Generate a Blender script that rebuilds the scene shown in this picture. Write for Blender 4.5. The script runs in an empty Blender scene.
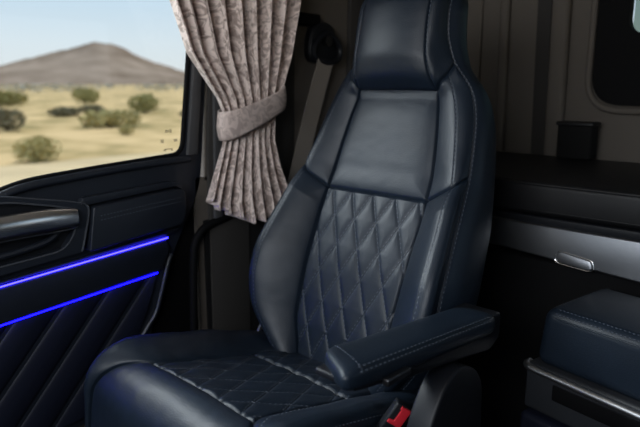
import bpy, bmesh, math, random
import numpy as np
from mathutils import Vector, Matrix, noise as mnoise
random.seed(7)
PI = math.pi
SC = bpy.context.scene
COL = SC.collection

# ---------------------------------------------------------------- camera
cam_d = bpy.data.cameras.new('camera'); cam = bpy.data.objects.new('camera', cam_d); COL.objects.link(cam)
cam.location = (0, 0, 1.2)
cam.rotation_euler = (PI/2 - math.atan(130/600), 0, math.radians(43))
cam_d.sensor_width = 36; cam_d.lens = 36*600/640
cam_d.clip_start = 0.02; cam_d.clip_end = 6000
cam_d.dof.use_dof = True; cam_d.dof.focus_distance = 1.28; cam_d.dof.aperture_fstop = 3.0
SC.camera = cam

# ---------------------------------------------------------------- view, world, sun, daylight
SC.view_settings.view_transform = 'Standard'; SC.view_settings.look = 'None'
SC.view_settings.gamma = 1.0; SC.view_settings.exposure = 0.0
try: SC.view_settings.use_curve_mapping = False
except Exception: pass
W = bpy.data.worlds.new('sky'); SC.world = W; W.use_nodes = True
wn = W.node_tree.nodes; wl = W.node_tree.links
wn.clear()
wo = wn.new('ShaderNodeOutputWorld'); wb = wn.new('ShaderNodeBackground')
tc = wn.new('ShaderNodeTexCoord'); sx = wn.new('ShaderNodeSeparateXYZ'); cr = wn.new('ShaderNodeValToRGB')
wl.new(tc.outputs['Generated'], sx.inputs[0]); wl.new(sx.outputs['Z'], cr.inputs[0])
e = cr.color_ramp.elements
e[0].position = 0.0; e[0].color = (.80, .84, .86, 1)
e[1].position = 0.35; e[1].color = (.42, .62, .86, 1)
k = e.new(0.06); k.color = (.74, .84, .92, 1)
k = e.new(0.14); k.color = (.58, .76, .93, 1)
wl.new(cr.outputs[0], wb.inputs[0]); wb.inputs[1].default_value = 1.0
wl.new(wb.outputs[0], wo.inputs[0])
sd = bpy.data.lights.new('sun', 'SUN'); sd.energy = 3.1; sd.angle = .02; sd.color = (1, .94, .82)
so = bpy.data.objects.new('sun', sd); COL.objects.link(so)
so.rotation_euler = Vector((.02, -.32, -.95)).to_track_quat('-Z', 'Y').to_euler()
def area(name, loc, to, sx_, sy_, en, colr):
    d = bpy.data.lights.new(name, 'AREA'); d.shape = 'RECTANGLE'; d.size = sx_; d.size_y = sy_; d.energy = en; d.color = colr
    o = bpy.data.objects.new(name, d); COL.objects.link(o); o.location = loc
    o.rotation_euler = (Vector(to)-Vector(loc)).to_track_quat('-Z', 'Y').to_euler(); return o
area('windscreen_daylight', (-.40, -.68, 1.50), (-1.15, 1.2, .95), 1.2, .45, 16.5, (.95, .97, 1.0))
area('side_window_daylight', (-2.15, .05, 1.95), (-.95, 1.0, .85), .8, .42, 40, (.88, .94, 1.0))

# ---------------------------------------------------------------- materials
def mat(name, col, rough=.5, metal=0, bump=0, bscale=400, var=0, vscale=20, spec=.5, coat=0, sheen=0):
    m = bpy.data.materials.new(name); m.use_nodes = True
    n = m.node_tree.nodes; l = m.node_tree.links; p = n['Principled BSDF']
    p.inputs['Base Color'].default_value = (*col, 1); p.inputs['Roughness'].default_value = rough
    p.inputs['Metallic'].default_value = metal; p.inputs['Specular IOR Level'].default_value = spec
    p.inputs['Coat Weight'].default_value = coat; p.inputs['Sheen Weight'].default_value = sheen
    if bump or var:
        t = n.new('ShaderNodeTexCoord')
    if var:
        nz = n.new('ShaderNodeTexNoise'); nz.inputs['Scale'].default_value = vscale; nz.inputs['Detail'].default_value = 5
        l.new(t.outputs['Object'], nz.inputs['Vector'])
        r = n.new('ShaderNodeValToRGB'); r.color_ramp.elements[0].position = .3; r.color_ramp.elements[1].position = .7
        r.color_ramp.elements[0].color = (*[c*(1-var) for c in col], 1); r.color_ramp.elements[1].color = (*[min(1, c*(1+var)) for c in col], 1)
        l.new(nz.outputs['Fac'], r.inputs[0]); l.new(r.outputs[0], p.inputs['Base Color'])
    if bump:
        nz = n.new('ShaderNodeTexNoise'); nz.inputs['Scale'].default_value = bscale; nz.inputs['Detail'].default_value = 4
        l.new(t.outputs['Object'], nz.inputs['Vector'])
        b = n.new('ShaderNodeBump'); b.inputs['Strength'].default_value = bump; b.inputs['Distance'].default_value = .002
        l.new(nz.outputs['Fac'], b.inputs['Height']); l.new(b.outputs[0], p.inputs['Normal'])
    return m
def emis(name, col, st):
    m = mat(name, (.02, .02, .05), .4)
    p = m.node_tree.nodes['Principled BSDF']
    p.inputs['Emission Color'].default_value = (*col, 1); p.inputs['Emission Strength'].default_value = st
    return m
NAVY = mat('navy_leather', (.0085, .0150, .0255), .42, bump=.25, bscale=350, var=.12, vscale=9, spec=.40)
STITCH = mat('grey_blue_thread', (.085, .10, .13), .7)
BLACKV = mat('black_vinyl', (.010, .010, .011), .48, bump=.2, bscale=500, spec=.4)
PLASTIC = mat('black_plastic', (.008, .009, .012), .46, bump=.1, bscale=700, spec=.32)
DOORM = mat('door_soft_plastic', (.011, .014, .021), .38, bump=.12, bscale=600, spec=.6)
TRIMG = mat('grey_trim', (.06, .06, .062), .55)
WALLM = mat('taupe_lining', (.12, .104, .088), .85, bump=.15, bscale=500)
HEADLINER = mat('pale_headliner', (.42, .40, .38), .9)
WALLD = mat('dark_lining', (.035, .032, .029), .85)
CHROME = mat('chrome', (.90, .89, .88), .24, metal=1)
BODYM = mat('dark_grey_plastic', (.024, .026, .030), .45, bump=.1, bscale=600, spec=.5)
SATIN = mat('satin_chrome', (.85, .85, .86), .32, metal=1)
STEEL = mat('brushed_aluminium', (.33, .34, .36), .40, metal=1, bump=.08, bscale=90)
DKMETAL = mat('dark_metal', (.16, .16, .17), .35, metal=1)
RUBBER = mat('black_rubber', (.004, .004, .0045), .7, spec=.12)
RED = mat('red_plastic', (.55, .018, .03), .38)
WEB = mat('grey_webbing', (.24, .21, .18), .8, bump=.4, bscale=300)
CARPET = mat('dark_carpet', (.006, .006, .0065), .95, spec=.2)
LEDM = emis('violet_light', (.022, .017, 1.0), 17)
LEDM2 = emis('blue_light', (.0026, .0018, 1.0), 15)
BLOCKM = mat('dark_fabric', (.010, .010, .010), .9, spec=.2)

def glass_mat(name='window_glass', tint=(.97, .98, .97)):
    m = bpy.data.materials.new(name); m.use_nodes = True
    n = m.node_tree.nodes; l = m.node_tree.links; n.clear()
    o = n.new('ShaderNodeOutputMaterial'); mx = n.new('ShaderNodeMixShader'); t = n.new('ShaderNodeBsdfTransparent')
    g = n.new('ShaderNodeBsdfGlossy'); g.inputs['Roughness'].default_value = .02
    f = n.new('ShaderNodeFresnel'); f.inputs[0].default_value = 1.25
    t.inputs[0].default_value = (*tint, 1)
    l.new(f.outputs[0], mx.inputs[0]); l.new(t.outputs[0], mx.inputs[1]); l.new(g.outputs[0], mx.inputs[2]); l.new(mx.outputs[0], o.inputs[0])
    return m
GLASS = glass_mat(); TINTED = glass_mat('tinted_glass', (.50, .55, .50))

# ---------------------------------------------------------------- object helpers
def link(name, verts, faces, mats, parent=None, midx=None, smooth=True):
    me = bpy.data.meshes.new(name); me.from_pydata([tuple(map(float, v)) for v in verts], [], faces); me.update()
    for m in (mats if isinstance(mats, (list, tuple)) else [mats]): me.materials.append(m)
    if midx is not None: me.polygons.foreach_set('material_index', midx)
    if smooth: me.polygons.foreach_set('use_smooth', [True]*len(me.polygons))
    o = bpy.data.objects.new(name, me); COL.objects.link(o)
    if parent: o.parent = parent
    return o
def root(name, loc=(0, 0, 0), label=None, cat=None, group=None, kind=None):
    o = bpy.data.objects.new(name, None); COL.objects.link(o); o.location = loc; o.empty_display_size = .05
    return tag(o, label, cat, group, kind)
def tag(o, label=None, cat=None, group=None, kind=None):
    if label: o['label'] = label
    if cat: o['category'] = cat
    if group: o['group'] = group
    if kind: o['kind'] = kind
    return o
class MB:
    """collects pieces into one mesh, world coordinates; build() shifts them into the parent's frame"""
    def __init__(s): s.bm = bmesh.new(); s.mi = 0
    def _fin(s, geom):
        for f in geom: f.material_index = s.mi; f.smooth = True
    def box(s, lo, hi, bev=.004, seg=3, M=None):
        r = bmesh.ops.create_cube(s.bm, size=1.0)
        c = [(a+b)/2 for a, b in zip(lo, hi)]; d = [abs(b-a) for a, b in zip(lo, hi)]
        for v in r['verts']: v.co = Vector([c[i]+v.co[i]*d[i] for i in range(3)])
        fs = set(f for v in r['verts'] for f in v.link_faces)
        if bev:
            es = list(set(x for v in r['verts'] for x in v.link_edges))
            q = bmesh.ops.bevel(s.bm, geom=es, offset=min(bev, min(d)*.49), segments=seg, profile=.5, affect='EDGES', clamp_overlap=True)
            fs = set(f for v in q['verts'] for f in v.link_faces) | set(f for f in fs if f.is_valid)
        if M is not None:
            for v in set(v for f in fs for v in f.verts): v.co = M @ v.co
        s._fin(fs); return s
    def prism(s, poly, axis, a, b, bev=.004, seg=3, side=False):
        """outline poly (2D) extruded along axis from a to b"""
        def p3(p, t):
            return {'x': (t, p[0], p[1]), 'y': (p[0], t, p[1]), 'z': (p[0], p[1], t)}[axis]
        A = [s.bm.verts.new(p3(p, a)) for p in poly]; B = [s.bm.verts.new(p3(p, b)) for p in poly]
        fa = s.bm.faces.new(A); fb = s.bm.faces.new(B[::-1]); n = len(poly); sides = []
        for i in range(n): sides.append(s.bm.faces.new([A[i], B[i], B[(i+1) % n], A[(i+1) % n]]))
        fs = [fa, fb]+sides
        bmesh.ops.recalc_face_normals(s.bm, faces=fs)
        if bev:
            es = list(fa.edges)+list(fb.edges)
            q = bmesh.ops.bevel(s.bm, geom=es, offset=bev, segments=seg, profile=.5, affect='EDGES', clamp_overlap=True)
            fs = set(f for v in q['verts'] for f in v.link_faces) | set(f for f in fs if f.is_valid)
        s._fin(fs); return s
    def tube(s, pts, r, seg=12, closed=False, flat=None):
        pts = [Vector(p) for p in pts]; n = len(pts); rings = []
        rr = r if isinstance(r, (list, tuple)) else [r]*n
        up = None
        for i, p in enumerate(pts):
            a = pts[(i-1) % n] if (closed or i > 0) else p; b = pts[(i+1) % n] if (closed or i < n-1) else p
            t = (b-a).normalized()
            if up is None:
                up = Vector((0, 0, 1)) if abs(t.z) < .9 else Vector((1, 0, 0))
            u = (up-t*up.dot(t)).normalized(); w = t.cross(u); up = u
            fu, fw = (1, 1) if flat is None else flat
            rings.append([s.bm.verts.new(p+(u*math.cos(2*PI*k/seg)*fu+w*math.sin(2*PI*k/seg)*fw)*rr[i]) for k in range(seg)])
        fs = []
        for i in range(n if closed else n-1):
            A = rings[i]; B = rings[(i+1) % n]
            for k in range(seg): fs.append(s.bm.faces.new([A[k], A[(k+1) % seg], B[(k+1) % seg], B[k]]))
        if not closed:
            fs.append(s.bm.faces.new(rings[0][::-1])); fs.append(s.bm.faces.new(rings[-1]))
        s._fin(fs); return s
    def stitches(s, pts, normals, ln=.0075, gap=.0035, w=.0012, h=.0013, off=.0003):
        P = np.array(pts, float); N = np.array(normals, float)
        d = np.r_[0, np.cumsum(np.linalg.norm(np.diff(P, axis=0), axis=1))]
        if d[-1] < ln: return s
        x = gap/2
        while x+ln < d[-1]:
            a = np.array([np.interp(x, d, P[:, i]) for i in range(3)]); b = np.array([np.interp(x+ln, d, P[:, i]) for i in range(3)])
            n = np.array([np.interp(x+ln/2, d, N[:, i]) for i in range(3)]); n /= np.linalg.norm(n)+1e-9
            t = (b-a)/(np.linalg.norm(b-a)+1e-9); q = np.cross(t, n)
            m = (a+b)/2+n*off
            vs = [a, m+q*w-n*.0004, m+n*h, m-q*w-n*.0004, b]
            v = [s.bm.verts.new(tuple(c)) for c in vs]
            fs = [s.bm.faces.new([v[0], v[1], v[2]]), s.bm.faces.new([v[0], v[2], v[3]]), s.bm.faces.new([v[4], v[2], v[1]]), s.bm.faces.new([v[4], v[3], v[2]])]
            s._fin(fs); x += ln+gap
        return s
    def build(s, name, mats, parent=None, auto=None):
        me = bpy.data.meshes.new(name)
        off = Vector((0, 0, 0)); p = parent
        while p is not None: off += p.location; p = p.parent
        if off.length: bmesh.ops.translate(s.bm, verts=s.bm.verts, vec=-off)
        s.bm.to_mesh(me); s.bm.free()
        for m in (mats if isinstance(mats, (list, tuple)) else [mats]): me.materials.append(m)
        try: me.set_sharp_from_angle(angle=math.radians(auto or 40))
        except Exception: pass
        o = bpy.data.objects.new(name, me); COL.objects.link(o)
        if parent: o.parent = parent
        return o
def catmull(pts, n=8, closed=False):
    P = [Vector(p) for p in pts]; out = []; m = len(P)
    for i in range(m if closed else m-1):
        g = lambda j: P[j % m] if closed else P[max(0, min(m-1, j))]
        a, b, c, d = g(i-1), g(i), g(i+1), g(i+2)
        for k in range(n):
            t = k/n
            out.append(.5*((2*b)+(-a+c)*t+(2*a-5*b+4*c-d)*t*t+(-a+3*b-3*c+d)*t**3))
    if not closed: out.append(P[-1])
    return out
def rounded(poly, r, n=5):
    """2D polygon with rounded corners; r scalar or per corner"""
    out = []; m = len(poly)
    for i in range(m):
        p = Vector(poly[i]); a = Vector(poly[i-1]); b = Vector(poly[(i+1) % m])
        rr = r[i] if isinstance(r, (list, tuple)) else r
        u = (a-p); v = (b-p); L = min(rr, u.length*.48, v.length*.48)
        if L < 1e-5: out.append(tuple(p)); continue
        s0 = p+u.normalized()*L; s1 = p+v.normalized()*L
        for k in range(n+1):
            t = k/n; q = s0*(1-t)**2+p*2*t*(1-t)+s1*t*t; out.append((q.x, q.y))
    return out

# ================================================================ SETTING: cab shell
XL = -1.45; YB = 2.15; XR = .95; ZT = 1.78; YF = -.75
def struct(name, mb, m, label, cat, parent=None):
    o = mb.build(name, m, parent); tag(o, label, cat, None, 'structure'); return o
struct('floor', MB().box((XL-.08, YF, -.06), (XR+.08, YB+.08, 0), 0), CARPET, 'dark carpeted floor of the truck cab', 'floor')
struct('ceiling', MB().box((XL-.08, YF, ZT), (XR+.08, YB+.45, ZT+.06), 0), HEADLINER, 'pale lined roof of the truck cab', 'ceiling')  # overhang past the back wall added to keep sun off the bunk
# left wall: below the door, behind the door, above the door window
wl_ = MB()
wl_.box((XL-.08, 1.11, 0), (XL, YB+.08, ZT), 0)
wl_.box((XL-.08, YF, 0), (XL-.02, 1.03, .30), 0)
wl_.box((XL-.08, YF, 1.62), (XL, 1.12, ZT), 0)
wl_.box((XL-.08, YF, .30), (XL, -.35, 1.62), 0)
wl_.box((XL-.08, .70, .30), (XL-.05, 1.03, .93), 0)
wl_.box((XL-.08, 1.02, .0), (XL, 1.12, .93), 0)
wl_.prism([(1.053, .92), (1.12, .92), (1.13, ZT), (1.112, ZT)], 'x', XL-.08, XL, 0)
struct('wall_left', wl_, WALLM, 'taupe lined side wall behind the door, running back behind the seat belt', 'wall')
# rear wall with window opening
rw = MB()
WX0, WX1, WZ0, WZ1 = -.665, .45, 1.30, 1.66
rw.box((XL, YB, 0), (WX0, YB+.08, ZT), 0); rw.box((WX1, YB, 0), (XR, YB+.08, ZT), 0)
rw.box((WX0, YB, 0), (WX1, YB+.08, WZ0), 0); rw.box((WX0, YB, WZ1), (WX1, YB+.08, ZT), 0)
struct('wall_rear', rw, WALLM, 'dim taupe back wall of the sleeper cab above the bunk', 'wall')
struct('wall_right', MB().box((XR, YF, 0), (XR+.08, 1.40, ZT), 0).box((XR, 1.40, 0), (XR+.08, 2.12, .82), 0).box((XR, 1.40, 1.60), (XR+.08, 2.12, ZT), 0).box((XR, 2.12, 0), (XR+.08, YB+.08, ZT), 0), WALLD, 'passenger side wall of the cab with an added unseen opening that brightens the chrome handle', 'wall')  # added rear opening brightens the chrome handle; front left solid to darken the seat
struct('wall_front', MB().box((XL-.08, YF-.08, 0), (XR+.08, YF, .95), 0).box((XL-.08, YF-.08, .95), (XL, YF, ZT), 0).box((XR, YF-.08, .95), (XR+.08, YF, ZT), 0), WALLD, 'front bulkhead under the windscreen', 'wall')

# rear wall mouldings
def moulding(name, x0, x1, dep, m, label, z0=.0, z1=ZT, lean=0, bev=.012):
    mb = MB(); mb.prism([(x0, z0), (x1, z0), (x1-lean, z1), (x0-lean, z1)], 'y', YB-dep, YB, bev, 3)
    return struct(name, mb, m, label, 'trim')
moulding('trim_1', -1.06, -1.025, .03, WALLM, 'narrow raised rib on the back wall left of the dark gap', lean=.03)
moulding('trim_2', -.915, -.865, .006, WALLD, 'dark vertical gap strip between the rib and the pillar', lean=.045, bev=.002)
moulding('trim_3', -.862, -.80, .045, WALLM, 'light vertical pillar on the back wall beside the rear window', lean=.035, bev=.02)
moulding('trim_4', -1.44, -1.16, .02, WALLM, 'broad flat lining panel in the back corner behind the seat', bev=.01)
# rear window
w2 = root('window_2', (WX0, YB, WZ0), 'small rear window with thick black rounded frame at the top right corner', 'window', None, 'structure')
oo = rounded([(-.735, 1.13), (.50, 1.13), (.50, 1.74), (-.735, 1.74)], .10, 8)
ii = rounded([(-.637, 1.355), (.42, 1.355), (.42, 1.65), (-.637, 1.65)], .05, 8)
def ring_frame(mb, outer, inner, axis, a, b):
    n = len(outer)
    def p3(p, t): return {'x': (t, p[0], p[1]), 'y': (p[0], t, p[1])}[axis]
    vs = [[mb.bm.verts.new(p3(p, t)) for p in L] for L in (outer, inner) for t in (a, b)]
    oa, ob, ia, ib = vs; fs = []
    for i in range(n):
        j = (i+1) % n
        fs += [mb.bm.faces.new([oa[i], oa[j], ia[j], ia[i]]), mb.bm.faces.new([ob[i], ib[i], ib[j], ob[j]]),
               mb.bm.faces.new([oa[i], ob[i], ob[j], oa[j]]), mb.bm.faces.new([ia[i], ia[j], ib[j], ib[i]])]
    bmesh.ops.recalc_face_normals(mb.bm, faces=fs); mb._fin(fs); return mb
ring_frame(MB(), oo, ii, 'y', YB-.03, YB+.001).build('window_frame', RUBBER, w2)
rim = [(x, YB-.018, z) for x, z in rounded([(-.752, 1.112), (.517, 1.112), (.517, 1.757), (-.752, 1.757)], .11, 8)]
MB().tube(rim, .011, 10, closed=True).build('frame_rim', WALLM, w2)
MB().box((-.64, YB+.02, 1.35), (.44, YB+.026, 1.66), 0).build('pane', TINTED, w2)

# ================================================================ DOOR
door = root('door_1', (XL, .3, .3), 'dark navy truck door with chrome grab handle and blue light strips', 'door', None, 'structure')
win = [(1.047, 1.60), (1.019, 1.286), (.981, 1.004), (.731, .990), (.60, .981), (.545, .976), (.488, .962), (.40, .93), (.25, .88), (-.25, .84), (-.25, 1.60)]
winr = rounded(win, [.03, .02, .035, .01, .03, .03, .03, .03, .05, .05, .05], 5)
# main panel with opening: outer outline same vertex count -> triangulated ring
def panel_with_hole(outer, hole, x0, x1, name, m, parent, bev=.006):
    bm = bmesh.new()
    def loop(L, x): return [bm.verts.new((x, p[0], p[1])) for p in L]
    edges = []
    for L in (outer, hole):
        v = loop(L, x1); edges += [bm.edges.new((v[i], v[(i+1) % len(v)])) for i in range(len(v))]
    r = bmesh.ops.triangle_fill(bm, use_beauty=True, use_dissolve=False, edges=edges)
    fs = [g for g in r['geom'] if isinstance(g, bmesh.types.BMFace)]
    ex = bmesh.ops.extrude_face_region(bm, geom=fs)
    vs = [g for g in ex['geom'] if isinstance(g, bmesh.types.BMVert)]
    bmesh.ops.translate(bm, verts=vs, vec=(x0-x1, 0, 0))
    bmesh.ops.recalc_face_normals(bm, faces=bm.faces)
    mb = MB(); mb.bm.free(); mb.bm = bm; mb._fin(bm.faces)
    return mb.build(name, m, parent, 30)
outer = rounded([(-.34, .31), (.80, .31), (.86, .56), (.93, .72), (1.035, .90), (1.048, 1.0), (1.110, 1.616), (-.34, 1.616)], [.01, .03, .1, .1, .05, .05, .01, .01])
MB().box((XL-.05, -.34, .31), (XL-.016, 1.03, .90), .004).build('door_skin', RUBBER, door)
panel_with_hole(outer, winr, XL-.014, XL, 'door_panel', DOORM, door)
# rounded sill lip + rubber gasket following the window opening
gk = [(XL-.004, p[0], p[1]) for p in winr]
MB().tube(gk, .007, 8, closed=True).build('window_gasket', RUBBER, door)
sill = catmull([(XL+.004, y, z-.010) for y, z in [(1.0, 1.0), (.9, .998), (.731, .989), (.62, .981), (.545, .974), (.488, .960), (.40, .928), (.25, .876), (0, .85)]], 6)
MB().tube(sill, .011, 10).build('sill_lip', DOORM, door)
MB().prism([(.992, 1.0), (1.026, 1.0), (1.062, 1.30), (1.10, 1.61), (1.062, 1.61), (1.030, 1.29)], 'x', XL-.03, XL+.012, .005, 2).build('pillar_trim', TRIMG, door)
# armrest pad with double stitching
pd = MB()
pd.prism(rounded([(.668, .787), (.946, .812), (.960, .85), (.957, .905), (.94, .913), (.687, .898)], [.006, .012, .02, .012, .02, .006]), 'x', XL-.01, XL+.040, .014, 4)
pd.mi = 1
for dz in (0, .011):
    pts = [(XL+.0402, y, z-dz) for y, z in [(.70, .874), (.78, .879), (.86, .884), (.945, .888)]]
    pd.stitches(pts, [(1, 0, 0)]*4, .006, .003, .0011, .001)
pd.build('armrest_pad', [DOORM, STITCH], door)
pt = MB(); pt.prism(rounded([(.66, .898), (.69, .904), (.94, .919), (.962, .905), (.957, .925), (.92, .934), (.67, .922)], .004), 'x', XL-.01, XL+.022, .006, 3)
pt.build('pad_cap', DOORM, door)
# handle surround with pocket
sr = MB()
so_ = [(.1, .955), (.47, .952), (.56, .934), (.638, .917), (.683, .898), (.672, .84), (.655, .788), (.45, .771), (.1, .75)]
si_ = [(.12, .942), (.47, .938), (.55, .924), (.62, .905), (.648, .895), (.643, .85), (.61, .803), (.45, .79), (.12, .775)]
ring_frame(sr, so_, si_, 'x', XL-.01, XL+.026); sr.build('handle_surround', DOORM, door, 25)
MB().prism(si_, 'x', XL-.03, XL+.003, 0).build('handle_pocket', PLASTIC, door)
MB().tube(catmull([(XL+.012, .3, .80), (XL+.014, .47, .812), (XL+.016, .565, .826), (XL+.014, .60, .845), (XL+.01, .612, .87)], 6), .008, 8).build('pocket_lip', DOORM, door)
EDGE = mat('edge_highlight', (.05, .055, .065), .25, spec=.6)  # paler gloss colour for thin tubes that imitate bevel highlights on the surround
MB().tube(catmull([(XL+.025, y, z) for y, z in [(.30, .941), (.47, .938), (.55, .924), (.62, .906), (.645, .893), (.643, .85), (.61, .806), (.55, .796), (.40, .788)]], 6), .0028, 8).build('surround_highlight_inner', EDGE, door)
MB().tube(catmull([(XL+.027, y, z) for y, z in [(.40, .956), (.47, .953), (.56, .935), (.64, .917), (.678, .899), (.668, .84), (.654, .79)]], 6), .0026, 8).build('surround_highlight_outer', EDGE, door)
hb = MB(); pts = catmull([(XL+.030, .20, .868), (XL+.034, .36, .876), (XL+.034, .48, .880), (XL+.032, .56, .880), (XL+.028, .645, .876)], 6)
hb.tube(pts, [.031]*(len(pts)-5)+[.030, .029, .028, .0265, .025], 24, flat=(1, .55)); hb.build('grab_handle', CHROME, door)
# middle panel, strips and quilted lower panel
MB().prism([(.1, .735), (.46, .738), (.905, .769), (.915, .74), (.885, .684), (.46, .651), (.1, .622)], 'x', XL-.01, XL+.014, .005, 3).build('middle_panel', DOORM, door)
MB().prism([(.1, .745), (.46, .752), (.655, .768), (.955, .795), (.945, .785), (.905, .775), (.46, .745), (.1, .720)], 'x', XL-.01, XL+.010, .003, 2).build('ledge', DOORM, door)
def strip(z_off, y1, slope0, name, m, x, r=.0019):
    y0 = .1; a = (x, y0, slope0+(y0-.46)*.072); b = (x, y1, slope0+(y1-.46)*.072)
    return MB().tube([a, b], r, 8).build(name, m, door)
strip(0, .909, .7415, 'light_strip', LEDM, XL+.014)
strip(0, .872, .6475, 'light_strip', LEDM2, XL+.009, .0021)
# lower panel: grid heightfield with slanted puffed channels
def lower_panel():
    Y = np.linspace(.1, .90, 200); Zs = np.linspace(0, 1, 80); V = []
    Fc = []
    for b in Zs:
        for y in Y:
            top = .6475+(y-.46)*.072-.004; z = .33+(top-.33)*b
            yc = y-(z-.66)*.9  # slanted coordinate: grooves rise rearwards
            k = ((yc-.495)/.115); d = abs(k-round(k))*.115*.74
            h = .010*(1-math.exp(-d/.016))-.003*math.exp(-(d/.004)**2)
            V.append((XL-.002+h, y, z))
    ny = len(Y)
    for i in range(len(Zs)-1):
        for j in range(ny-1):
            a = i*ny+j
            yy, zz = V[a][1], V[a][2]
            lim = .80+(zz-.50)*.42 if zz > .50 else .80
            if yy < lim: Fc.append((a, a+1, a+ny+1, a+ny))
    off = door.location
    o = link('quilted_panel', [(v[0]-off.x, v[1]-off.y, v[2]-off.z) for v in V], Fc, NAVYD, door); return o
NAVYD = mat('dark_navy_leather', (.008, .010, .020), .5, bump=.2, bscale=350, spec=.25)
lower_panel()
MB().tube(catmull([(XL+.004, .925, .72), (XL+.006, .912, .70), (XL+.006, .885, .62), (XL+.006, .862, .56), (XL+.005, .83, .52), (XL+.004, .80, .47), (XL+.004, .785, .32)], 6), .006, 8).build('panel_edge', DOORM, door)

# door window
w1 = root('window_1', (XL-.03, .3, .9), 'side door window looking out on dry grassland and a hill', 'window', None, 'structure')
MB().prism(win[:], 'x', XL-.013, XL-.010, 0).build('pane', GLASS, w1)
mk = MB(); MK = mat('etched_glass_mark', (.30, .27, .17), .8); MK.node_tree.nodes['Principled BSDF'].inputs['Alpha'].default_value = .4
X_ = XL-.0095
for y, z, a, b in [(.957, 1.070, .006, .004), (.968, 1.070, .004, .005), (.940, 1.043, .005, .005), (.983, 1.043, .006, .004), (.947, 1.018, .004, .003), (.957, 1.020, .010, .002), (.970, 1.018, .003, .004)]:
    y -= .017; mk.box((X_-.0005, y-a/1, z-b/1), (X_, y+a/1, z+b/1), 0)
mk.build('etched_mark', MK, w1)

# ================================================================ SEAT
def smooth_table(vs, xs, t, sig):
    """piecewise-linear table smoothed with a gaussian"""
    v = np.linspace(t.min()-.1, t.max()+.1, 1200); y = np.interp(v, vs, xs)
    dv = v[1]-v[0]; n = max(1, int(3*sig/dv)); k = np.exp(-.5*(np.arange(-n, n+1)*dv/sig)**2); k /= k.sum()
    yp = np.pad(y, n, mode='edge'); ys = np.convolve(yp, k, 'valid')
    return np.interp(t, v, ys)
def hermite_cols(U, knots, s):
    """U: list of arrays (per knot, any shape); s array of params >=1; catmull with one-sided start tangent"""
    i = np.clip(np.searchsorted(knots, s, side='right')-1, 0, len(knots)-2)
    u = (s-np.array(knots)[i])/(np.array(knots)[i+1]-np.array(knots)[i])
    return i, u
def eval_profile(K, s, pw=1):
    """K: (nk, nT) knot values at s = 0..nk-1; s: (nS,) >= 0 -> (nT, nS). straight up to s=1, smooth after"""
    nk = K.shape[0]; out = np.zeros((K.shape[1], len(s)))
    for j, x in enumerate(s):
        if x <= 1: out[:, j] = K[0]+(K[1]-K[0])*x**pw; continue
        i = min(int(x), nk-2); t = x-i
        p1, p2 = K[i], K[i+1]
        m1 = (K[i+1]-K[i]) if i <= 1 else (K[i+1]-K[i-1])/2
        m2 = (K[i+2]-K[i])/2 if i+2 < nk else (K[i+1]-K[i])
        out[:, j] = (2*t**3-3*t*t+1)*p1+(t**3-2*t*t+t)*m1+(-2*t**3+3*t*t)*p2+(t**3-t*t)*m2
    return out
def cols(counts):
    s = [0.0]
    for i, c in enumerate(counts): s += list(i+np.arange(1, c+1)/c)
    s = np.array(s); return np.r_[-s[:0:-1], s]
class Surf:
    def __init__(s, S, T, P, flip=False):
        s.S, s.T = S, T
        dS = np.gradient(P, axis=1); dT = np.gradient(P, axis=0)
        N = np.cross(dS, dT); N /= np.linalg.norm(N, axis=2, keepdims=True)+1e-12
        if flip: N = -N
        s.P, s.N = P, N
    def displace(s, D): s.P = s.P+s.N*D[:, :, None]
    def at(s, a, b):
        i = np.interp(b, s.T, np.arange(len(s.T))); j = np.interp(a, s.S, np.arange(len(s.S)))
        i0 = int(min(i, len(s.T)-2)); j0 = int(min(j, len(s.S)-2)); fi, fj = i-i0, j-j0
        f = lambda A: (A[i0, j0]*(1-fi)*(1-fj)+A[i0+1, j0]*fi*(1-fj)+A[i0, j0+1]*(1-fi)*fj+A[i0+1, j0+1]*fi*fj)
        return f(s.P), f(s.N)
    def part(s, name, mask, parent, lines, flip=False, tex=None):
        """faces whose centre passes mask(sc, tc); stitches along lines [(s,t) polylines]"""
        Sc = (s.S[:-1]+s.S[1:])/2; Tc = (s.T[:-1]+s.T[1:])/2
        M = mask(Sc[None, :]+0*Tc[:, None], Tc[:, None]+0*Sc[None, :])
        nS = len(s.S); idx = -np.ones(s.P.shape[:2], int)
        I, J = np.nonzero(M)
        used = np.zeros(s.P.shape[:2], bool)
        for a, b in ((0, 0), (1, 0), (0, 1), (1, 1)): used[I+a, J+b] = True
        idx[used] = np.arange(used.sum())
        V = s.P[used]
        q = np.stack([idx[I, J], idx[I, J+1], idx[I+1, J+1], idx[I+1, J]], 1)
        if flip: q = q[:, ::-1]
        faces = q.tolist(); mi = [0]*len(faces); V = V.tolist()
        st = MB(); st.mi = 1
        for ln in lines:
            pts, nr = [], []
            for k in range(len(ln)-1):
                (a0, b0), (a1, b1) = ln[k], ln[k+1]
                n = max(2, int(30*max(abs(a1-a0)*.15, abs(b1-b0))/.1))
                for m in range(n+(k == len(ln)-2)):
                    f = m/n; p, n_ = s.at(a0+(a1-a0)*f, b0+(b1-b0)*f); pts.append(p); nr.append(n_)
            st.stitches(pts, nr)
        st.bm.verts.index_update(); base = len(V)
        V += [tuple(v.co) for v in st.bm.verts]
        for f in st.bm.faces: faces.append([base+v.index for v in f.verts]); mi.append(1)
        st.bm.free()
        off = Vector((0, 0, 0)); p = parent
        while p is not None: off += p.location; p = p.parent
        V = [(v[0]-off.x, v[1]-off.y, v[2]-off.z) for v in V]
        return link(name, V, faces, [NAVY, STITCH], parent, mi)

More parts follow.
